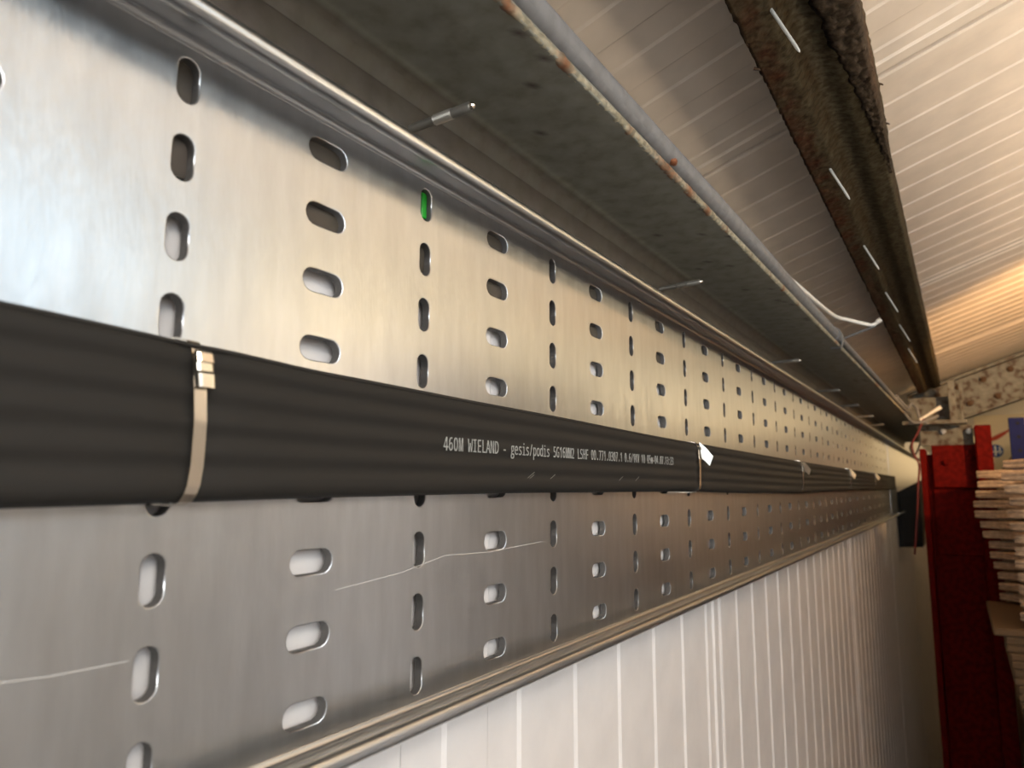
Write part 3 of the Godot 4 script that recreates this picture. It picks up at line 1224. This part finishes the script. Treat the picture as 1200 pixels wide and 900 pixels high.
func build_far_end() -> void:
	# sloping rafter across the hall
	var t := thing("rafter", "grey rust-spotted steel rafter sloping across the far roof", "rafter", Vector3(0.2083, 0.2058, -2.642))
	t.rotation.z = atan(SLOPE)
	var a := MB.new()
	a.box(Vector3(0.70, -0.095, -0.02), Vector3(1.75, 0.165, 0.012), 0.002)
	obj("web", a.sized(K), M.rafter_steel, t)
	var b := MB.new()
	b.box(Vector3(0.70, -0.008, -0.01), Vector3(1.75, 0.012, 0.10), 0.002)
	obj("top_flange", b.sized(K), M.rafter_steel, t)
	var c := MB.new()
	c.box(Vector3(0.70, -0.182, -0.01), Vector3(1.75, 0.012, 0.10), 0.002)
	obj("bottom_flange", c.sized(K), M.rafter_steel, t)

	for q in [[-0.06, -0.05], [0.03, -0.045], [0.13, -0.05], [0.24, -0.048], [0.36, -0.05], [-0.05, -0.135], [0.04, -0.13], [0.15, -0.14], [0.27, -0.135]]:
		var bo := MB.new()
		bo.lathe([[0.014, 0.0], [0.013, 0.010], [0.007, 0.011], [0.007, 0.018]], Vector3(q[0], q[1], -0.013), Vector3(0, 0, 1), 8, false)
		obj("rusty_bolt", bo.sized(K), M.rusty_plain, t)

	# bracket that carries the purlin
	var br := thing("beam_bracket", "grey steel bracket with upright stiffener on top of the red column", "bracket", Vector3(0.2083, 0.0489, -2.45))
	var p := MB.new()
	p.box(Vector3(-0.055, 0, 0.0), Vector3(0.235, 0.016, 0.10), 0.002)
	obj("seat_plate", p.sized(K), M.rafter_steel, br)
	var q := MB.new()
	q.box(Vector3(0.016, 0.094, -0.02), Vector3(0.026, 0.168, 0.05), 0.002)
	obj("stiffener", q.sized(K), M.rafter_steel, br)
	var q2 := MB.new()
	q2.box(Vector3(0.048, 0.094, -0.05), Vector3(0.012, 0.168, 0.05), 0.002)
	obj("stiffener", q2.sized(K), M.rafter_steel, br)
	var q3 := MB.new()
	q3.box(Vector3(-0.07, 0.06, -0.10), Vector3(0.16, 0.12, 0.02), 0.002)
	obj("rear_plate", q3.sized(K), M.rafter_steel, br)

	# red column
	var col := thing("red_column", "dark red painted steel column with bolted plate at the far end", "column", Vector3(0.2157, -1.6664, -2.516))
	var w := MB.new()
	w.box(Vector3(0.0, 0.7345, -0.06), Vector3(0.22, 2.911, 0.014), 0.002)
	obj("web", w.sized(K), M.red_paint, col)
	var f1 := MB.new()
	f1.box(Vector3(-0.118, 0.7445, 0.0), Vector3(0.024, 2.931, 0.16), 0.004)
	obj("flange", f1.sized(K), M.red_paint, col)
	var f2 := MB.new()
	f2.box(Vector3(0.104, 0.7915, 0.0), Vector3(0.058, 3.025, 0.16), 0.004)
	obj("flange", f2.sized(K), M.red_paint, col)
	var sp := MB.new()
	sp.box(Vector3(0.0, 2.14, -0.02), Vector3(0.175, 0.19, 0.016), 0.003)
	sp.box(Vector3(0.0, 1.9, -0.045), Vector3(0.185, 0.28, 0.014), 0.003)
	var spo := obj("splice_plate", sp.sized(K), M.red_paint, col)
	bolt("bolt", Vector3(-0.038, 2.152, -0.012), 0.014, M.red_paint, spo)
	bolt("bolt", Vector3(0.054, 2.170, -0.012), 0.014, M.red_paint, spo)
	var cap := MB.new()
	cap.box(Vector3(-0.03, 2.270, -0.02), Vector3(0.205, 0.085, 0.02), 0.002)
	var co := obj("cap_plate", cap.sized(K), M.rafter_steel, col)
	bolt("bolt", Vector3(-0.036, 2.286, 0.0), 0.013, M.screw_steel, co)
	bolt("bolt", Vector3(0.056, 2.284, 0.0), 0.013, M.screw_steel, co)

	# black box below the tray end
	var bb := thing("black_box", "matt black box on the wall below the tray end beside red column", "box", Vector3(0.0, 0, -3.2))
	var body := MB.new()
	var rings := []
	for z in [0.05, -0.16]:
		rings.append(PackedVector3Array([Vector3(WALL_X + 0.002, -0.176, z), Vector3(0.088, -0.126, z), Vector3(0.078, -0.389, z), Vector3(WALL_X + 0.002, -0.392, z)]))
	body.loft(rings, true, true, false)
	obj("body", body, M.black_box, bb)
	var lid := MB.new()
	lid.box(Vector3(0.040, -0.285, 0.052), Vector3(0.064, 0.18, 0.006), 0.002)
	obj("cover", lid, M.black_box, bb)

	# leads that hang and tangle at the bracket
	var rc := MB.new()
	rc.tube(curve([Vector3(0.1443, 0.0633, -2.360), Vector3(0.1361, 0.0427, -2.360), Vector3(0.1226, 0.0117, -2.360), Vector3(0.1068, -0.0193, -2.360), Vector3(0.1093, -0.0507, -2.360), Vector3(0.1207, -0.0847, -2.360), Vector3(0.1141, -0.1493, -2.360), Vector3(0.1066, -0.2263, -2.360), Vector3(0.0913, -0.3537, -2.360)]), 0.0031, 10)
	tag(obj("red_lead", rc, M.red_sheath), "thin dark red lead hanging beside the tray end and column", "cable")
	var rl := MB.new()
	rl.tube(curve([Vector3(0.1215, 0.0133, -2.385), Vector3(0.1033, -0.0179, -2.385), Vector3(0.0997, -0.0364, -2.385), Vector3(0.1102, -0.0524, -2.385), Vector3(0.1263, -0.0186, -2.385), Vector3(0.1267, 0.0211, -2.385)]), 0.0026, 10)
	tag(obj("dark_lead", rl, M.black_box), "black lead looped behind the thin red lead at tray end", "cable")
	var ws := MB.new()
	var wr := []
	for i in 25:
		wr.append(lerpf(0.004, 0.006, smoothstep(10.0, 20.0, float(i))))
	ws.tube(curve([Vector3(0.1323, 0.0534, -2.360), Vector3(0.1513, 0.0656, -2.360), Vector3(0.1701, 0.0777, -2.360), Vector3(0.1910, 0.0897, -2.360)]), wr, 10)
	tag(obj("white_stub", ws, M.white_plastic), "short white cable stub pointing up at the purlin end", "cable")
	var gl := MB.new()
	gl.tube(curve([Vector3(0.0826, 0.1134, -2.200), Vector3(0.0959, 0.0948, -2.250), Vector3(0.1057, 0.0862, -2.300), Vector3(0.1142, 0.1016, -2.330), Vector3(0.1256, 0.0906, -2.360), Vector3(0.1322, 0.0594, -2.370), Vector3(0.1537, 0.0400, -2.370)]), 0.0045, 10)
	tag(obj("grey_lead", gl, M.conduit), "grey lead bent in a hook between beam end and bracket", "cable")
	var gb := MB.new()
	gb.tube(curve([Vector3(0.0850, 0.1006, -2.250), Vector3(0.0997, 0.0631, -2.300), Vector3(0.1140, 0.0455, -2.350), Vector3(0.1410, 0.0477, -2.360), Vector3(0.1824, 0.0649, -2.370)]), 0.0040, 10)
	tag(obj("grey_lead", gb, M.conduit), "straighter grey lead running from the pipes to bracket plate", "cable")

	# cream printed panel, tan carton and blue rack post behind the stack
	var po := thing("printed_panel", "cream panel printed with a red sweep and blue round logo", "sign", Vector3(0.40, 0.09, -4.2))
	var pm := MB.new()
	pm.box(Vector3(0.03, -0.35, 0), Vector3(0.26, 0.94, 0.02), 0.003)
	obj("board", pm, M.cream, po)
	var sw := MB.new()
	var pr := []
	for i in 9:
		var f := i / 8.0
		var wdt := 0.012 * sin(PI * clampf(f, 0.12, 0.9))
		var cx := lerpf(-0.075, 0.06, f)
		var cy := -0.012 + 0.055 * f * f + 0.012 * f
		pr.append(PackedVector3Array([Vector3(cx, cy + wdt, 0.0105), Vector3(cx, cy - wdt, 0.0105), Vector3(cx, cy - wdt, 0.0125), Vector3(cx, cy + wdt, 0.0125)]))
	sw.loft(pr, true, true, false)
	obj("red_sweep", sw, M.logo_red, po)
	var lg := MB.new()
	lg.lathe([[0.032, 0.0105], [0.032, 0.013]], Vector3(-0.018, -0.062, 0), Vector3(0, 0, 1), 24, false)
	var lgo := obj("blue_logo", lg, M.logo_blue, po)
	var lw := MB.new()
	lw.box(Vector3(-0.020, -0.062, 0.0138), Vector3(0.008, 0.050, 0.0015))
	lw.box(Vector3(-0.002, -0.060, 0.0138), Vector3(0.007, 0.036, 0.0015))
	lw.box(Vector3(-0.018, -0.066, 0.0138), Vector3(0.052, 0.007, 0.0015))
	obj("white_strokes", lw, M.logo_white, lgo)
	var ct := thing("carton", "tan cardboard carton with slanting flap in front of printed panel", "carton", Vector3(0.46, FLOOR_Y, -3.85))
	var cb := MB.new()
	cb.box(Vector3(0.02, 1.05, 0), Vector3(0.24, 2.1, 0.2), 0.004)
	obj("body", cb, M.card, ct)
	var cf := MB.new()
	var fr := []
	for z in [0.10, 0.094]:
		fr.append(PackedVector3Array([Vector3(-0.10, 2.1, z), Vector3(0.02, 2.27, z), Vector3(0.14, 2.30, z), Vector3(0.14, 2.1, z)]))
	cf.loft(fr, true, true, false)
	obj("flap", cf, M.card, ct)
	var rk := thing("rack_post", "blue painted steel rack post standing behind the pile of sacks", "post", Vector3(0.384, FLOOR_Y, -2.545))
	var rm := MB.new()
	rm.extrude(PackedVector2Array([Vector2(-0.020, 0.012), Vector2(0.020, 0.012), Vector2(0.020, -0.025), Vector2(0.0175, -0.025), Vector2(0.0175, 0.0095), Vector2(-0.0175, 0.0095), Vector2(-0.0175, -0.025), Vector2(-0.020, -0.025)]), 0.0, 1.0)
	var rk_o := obj("channel", rm, M.rack_blue, rk)
	rk_o.transform = Transform3D(Basis(Vector3(1, 0, 0), Vector3(0, 0, 1), Vector3(0, 2.2624, 0)), Vector3.ZERO)
	for i in 3:
		var ho := MB.new()
		ho.lathe([[0.005, 0.0], [0.005, 0.0010]], Vector3(0.002, 2.245 - 0.042 * i, 0.012), Vector3(0, 0, 1), 12, false)
		obj("slot_hole", ho, M.dark_gap, rk)


func sack_mesh(sd: int, size: Vector3) -> ArrayMesh:
	var mb := MB.new()
	var n := noise(sd, 7.0, 3)
	var rings := []
	var steps := 26
	for i in steps + 1:
		var f := float(i) / steps
		var end := pow(sin(PI * clampf(f, 0.015, 0.985)), 0.22)
		var z := (0.5 - f) * size.z
		var r := PackedVector3Array()
		var hx := size.x * 0.5 * lerpf(0.93, 1.0, end) + 0.012 * n.get_noise_2d(z, sd)
		var hy := size.y * 0.5 * lerpf(0.55, 1.0, end)
		var lift := 0.0022 * n.get_noise_2d(z * 1.6, 31.0)
		# two folded plies on the left edge, a round right edge
		for q in [[-0.955, -1.0], [-0.988, -0.85], [-1.0, -0.48], [-0.990, -0.16], [-0.972, 0.0], [-0.990, 0.18], [-1.0, 0.5], [-0.988, 0.86], [-0.955, 1.0], [-0.4, 1.0], [0.1, 1.0], [0.6, 1.0], [0.93, 0.85], [1.0, 0.0], [0.93, -0.85], [0.6, -1.0], [0.1, -1.0], [-0.4, -1.0]]:
			var x: float = q[0] * hx
			var y: float = q[1] * hy
			y += lift * 0.5 + 0.0014 * n.get_noise_3d(x, q[1], z)
			r.append(Vector3(x, y, z))
		rings.append(r)
	mb.loft(rings, true, true, true)
	return mb.mesh()


func ordinal(i: int) -> String:
	return ["topmost", "second", "third", "fourth", "fifth", "sixth", "seventh", "eighth", "ninth", "tenth", "eleventh", "twelfth", "thirteenth", "fourteenth", "fifteenth", "sixteenth", "seventeenth", "eighteenth"][i]


func build_stack() -> void:
	var rng := RandomNumberGenerator.new()
	rng.seed = 5
	var meshes := []
	for k in 4:
		meshes.append(sack_mesh(100 + k, Vector3(0.30, 0.0250, 0.48)))
	var piles := [
		["rear", Vector3(0.551, -0.100, -2.29), 13, 0.0278, "folded sacks in the rear pile"],
		["front", Vector3(0.592, -0.082, -1.885), 13, 0.0284, "folded sacks in the front pile"],
	]
	for p in piles:
		var at: Vector3 = p[1]
		for i in p[2]:
			var where: String = "from the top of" if i > 0 else "of"
			var o := obj("folded_sack", meshes[rng.randi() % 4], M.sack_paper)
			tag(o, "%s folded beige sack %s the %s pile right of red column" % [ordinal(i), where, p[0]], "sack", p[4])
			var ease: float = 0.016 * sin(PI * clampf(i / 7.0, 0, 1)) if p[0] == "rear" else 0.004 * sin(i * 1.7)
			var slip: float = 0.0035 * maxf(i - 4, 0) if p[0] == "rear" else 0.001 * i
			o.position = Vector3(at.x - ease + slip + rng.randf_range(-0.004, 0.004), at.y - p[3] * (i + 0.5), at.z + rng.randf_range(-0.008, 0.008))
			o.rotation = Vector3(-0.004, PI / 3 + rng.randf_range(-0.02, 0.02), 0)
	# flat cardboard sheets under the sacks
	for i in 16:
		var b := MB.new()
		b.box(Vector3.ZERO, Vector3(0.62, 0.0165, 0.46), 0.003)
		var o := obj("card_sheet", b, M.card)
		tag(o, "%s flat brown card sheet from the top of the pile beneath the sacks" % ordinal(i), "cardboard", "card sheets beneath the sacks")
		o.position = Vector3(0.592 + 0.0026 * i + rng.randf_range(-0.003, 0.003) - (0.022 if i == 0 else 0.0), -0.474 - 0.0172 * i, -2.08)
		o.rotation.y = rng.randf_range(-0.01, 0.01)
	for i in 8:
		var o := obj("folded_sack", meshes[rng.randi() % 4], M.sack_paper)
		tag(o, "%s folded beige sack of the lowest pile under the card sheets" % ordinal(i), "sack", "folded sacks under the card sheets")
		o.position = Vector3(0.600 + rng.randf_range(-0.006, 0.006), -0.760 - 0.0298 * (i + 0.5), -2.08)
		o.rotation.y = PI / 3 + rng.randf_range(-0.02, 0.02)
	var cr := MB.new()
	cr.box(Vector3(0, (FLOOR_Y + 1.01) * 0.5, 0), Vector3(0.36, -FLOOR_Y - 1.01, 0.4), 0.005)
	var c := obj("crate", cr, M.card)
	c.position = Vector3(0.60, -1.01, -2.08)
	tag(c, "plain timber crate on the floor under the piles of sacks", "crate")


func build_unseen_lamps() -> void:
	# unseen lamp trough, out of view, placed to light the roof
	var u := thing("unseen_uplighter", "unseen wide lamp trough out of view, placed to light the roof", "lamp", Vector3(0.78, -0.12, 0.0))
	var a := MB.new()
	a.extrude(PackedVector2Array([Vector2(-0.09, 0.0), Vector2(0.09, 0.0), Vector2(0.13, 0.05), Vector2(0.124, 0.05), Vector2(0.086, 0.006), Vector2(-0.086, 0.006), Vector2(-0.124, 0.05), Vector2(-0.13, 0.05)]), 0.1, -1.25)
	obj("trough", a, M.lamp_body, u)
	var b := MB.new()
	b.box(Vector3(0, 0.036, -0.575), Vector3(0.20, 0.006, 1.31))
	obj("glowing_diffuser", b, M.unseen_warm_glow, u)
	for z in [0.0, -1.1]:
		var l := MB.new()
		l.tube([Vector3(0, 0, z), Vector3(0, FLOOR_Y + 0.12, z)], 0.015, 10)
		obj("leg", l, M.lamp_body, u)
	area_light("unseen_uplighter_light", Vector3(0.78, -0.068, -0.575), Vector3(0, 1, 0), Vector2(0.22, 1.31), 0.60, Color(1.0, 0.95, 0.88))
	# unseen panel lamp, out of view, placed to light the near wall from above
	var pd := thing("unseen_pendant_lamp", "unseen panel lamp out of view, placed to light the near wall", "lamp", Vector3(1.0, 0.45, 0.7))
	var face := Vector3(-0.6, -0.65, -0.45).normalized()
	var bs := Basis.looking_at(face, Vector3.UP)
	var pb := MB.new()
	pb.box(-face * 0.03, Vector3(0.56, 0.36, 0.03), 0.004, bs)
	obj("housing", pb, M.lamp_body, pd)
	var pg := MB.new()
	pg.box(-face * 0.010, Vector3(0.50, 0.30, 0.008), 0.0, bs)
	obj("glowing_panel", pg, M.unseen_lamp_glow, pd)
	var ph := MB.new()
	ph.tube([Vector3(0.02, 0.03, 0.02), Vector3(0.03, 0.10, 0.03)], 0.006, 8)
	obj("hanger", ph, M.lamp_body, pd)
	area_light("unseen_pendant_light", Vector3(1.0, 0.45, 0.7) + face * 0.01, face, Vector2(0.50, 0.30), 0.78, Color(1.0, 0.98, 0.95))
	# unseen spot lamp, out of view, placed to brighten the piles of sacks
	var sl := thing("unseen_spot_lamp", "unseen small spot lamp out of view, placed to brighten the sacks", "lamp", Vector3(1.15, 0.48, 0.15))
	var aim := (Vector3(0.47, -0.25, -2.1) - Vector3(1.15, 0.48, 0.15)).normalized()
	var sb := MB.new()
	sb.lathe([[0.02, -0.09], [0.04, -0.06], [0.045, 0.0]], Vector3.ZERO, aim, 18, false)
	sb.tube([Vector3(0, 0.03, 0), Vector3(0, 0.085, 0)], 0.006, 8)
	obj("housing", sb, M.lamp_body, sl)
	var sg := MB.new()
	sg.lathe([[0.040, 0.0005], [0.038, 0.004]], Vector3.ZERO, aim, 18, false)
	obj("glowing_face", sg, M.unseen_lamp_glow, sl)
	var s2 := SpotLight3D.new()
	s2.name = "unseen_spot_lamp_light"
	s2.light_energy = 4.2
	s2.light_color = Color(1.0, 0.93, 0.84)
	s2.spot_angle = 10.0
	s2.spot_angle_attenuation = 0.6
	s2.spot_range = 20.0
	s2.spot_attenuation = 2.0
	s2.light_size = 0.03
	s2.shadow_enabled = true
	add_child(s2, true)
	s2.look_at_from_position(sl.position + aim * 0.02, Vector3(0.58, -0.38, -1.95), Vector3.UP)
	# unseen lamp, out of view, placed for the warm glow on the far roof
	var w := thing("unseen_warm_lamp", "unseen small lamp out of view, placed to warm the far roof", "lamp", Vector3(0.94, BLOCK_TOP, -1.15))
	var c := MB.new()
	c.lathe([[0.02, -0.03], [0.035, 0.0], [0.05, 0.05]], Vector3(-0.03, 0.08, 0), Vector3(-0.62, 0.30, -0.72).normalized(), 16, false)
	c.tube([Vector3(0.0, 0.0, 0), Vector3(-0.01, 0.08, 0)], 0.008, 8)
	obj("shade", c, M.lamp_body, w)
	var gb := MB.new()
	gb.lathe([[0.012, 0.0], [0.02, 0.012], [0.012, 0.03]], Vector3(-0.03, 0.08, 0) + Vector3(-0.62, 0.30, -0.72).normalized() * 0.035, Vector3(-0.62, 0.30, -0.72).normalized(), 12, true)
	obj("bulb", gb, M.unseen_warm_glow, w)
	var sp := SpotLight3D.new()
	sp.name = "unseen_warm_lamp_light"
	sp.light_energy = 1.5
	sp.light_color = Color(1.0, 0.78, 0.52)
	sp.spot_angle = 30.0
	sp.spot_angle_attenuation = 0.9
	sp.spot_range = 20.0
	sp.spot_attenuation = 2.0
	sp.light_size = 0.03
	sp.shadow_enabled = true
	add_child(sp, true)
	var at := Vector3(0.91, BLOCK_TOP + 0.08, -1.15) + Vector3(-0.62, 0.30, -0.72).normalized() * 0.07
	sp.look_at_from_position(at, Vector3(0.36, 0.285, -2.0), Vector3.UP)


func _ready() -> void:
	# camera
	var cam := Camera3D.new()
	cam.name = "camera"
	cam.fov = 57.04
	cam.near = 0.01
	cam.far = 60.0
	add_child(cam)
	cam.position = Vector3(0.2318, -0.1477, 0.1414)
	cam.rotation = Vector3(0.1412, 0.5647, 0.0035)
	var att := CameraAttributesPhysical.new()
	att.frustum_focal_length = 22.083
	att.frustum_focus_distance = 0.46
	att.exposure_aperture = 11.0
	cam.attributes = att
	cam.current = true
	# sky and exposure
	var we := WorldEnvironment.new()
	we.name = "environment"
	var env := Environment.new()
	env.background_mode = Environment.BG_SKY
	var sky := Sky.new()
	var ps := ProceduralSkyMaterial.new()
	ps.sky_top_color = Color(0.45, 0.6, 0.8)
	ps.sky_horizon_color = Color(0.8, 0.85, 0.9)
	ps.ground_bottom_color = Color(0.3, 0.28, 0.25)
	ps.ground_horizon_color = Color(0.7, 0.7, 0.68)
	sky.sky_material = ps
	env.sky = sky
	env.tonemap_mode = Environment.TONE_MAPPER_LINEAR
	env.tonemap_exposure = 1.35
	env.sdfgi_enabled = true
	env.ssao_enabled = true
	env.ssil_enabled = true
	we.environment = env
	add_child(we)
	# lights for the unseen windows, out of view, placed for wall, tray and sacks
	area_light("unseen_window_daylight", Vector3(1.99, 0.37, 1.05), Vector3(-1, 0, 0), Vector2(1.38, 0.7), 1.1, Color(0.97, 0.98, 1.0))
	area_light("unseen_strip_light", Vector3(1.99, 0.49, -0.515), Vector3(-1, 0, 0), Vector2(1.4, 0.46), 0.24, Color(0.90, 0.97, 1.0))
	area_light("unseen_amber_light", Vector3(1.99, 0.49, -4.135), Vector3(-1, 0, 0), Vector2(5.5, 0.46), 1.0, Color(1.0, 0.93, 0.78))
	area_light("unseen_end_light", Vector3(1.1, 0.25, -7.24), Vector3(0, 0, 1), Vector2(1.9, 0.7), 0.10, Color(1.0, 0.93, 0.78))  # unseen, brightens the far end of the tray
	area_light("unseen_front_light", Vector3(1.0, -0.3, 2.58), Vector3(0, 0, -1), Vector2(1.3, 1.6), 1.2, Color(1.0, 0.96, 0.91))  # unseen light behind the camera, placed for the sack and column fronts

	make_materials()
	var rpn := mat("rusty_plain", Color(0.30, 0.22, 0.15), 0.9)
	rpn.resource_name = "rusty_plain"
	build_setting()
	build_tray()
	build_cable()
	build_angle()
	build_purlin()
	build_conduit()
	build_ties()
	build_far_end()
	build_stack()
	build_unseen_lamps()
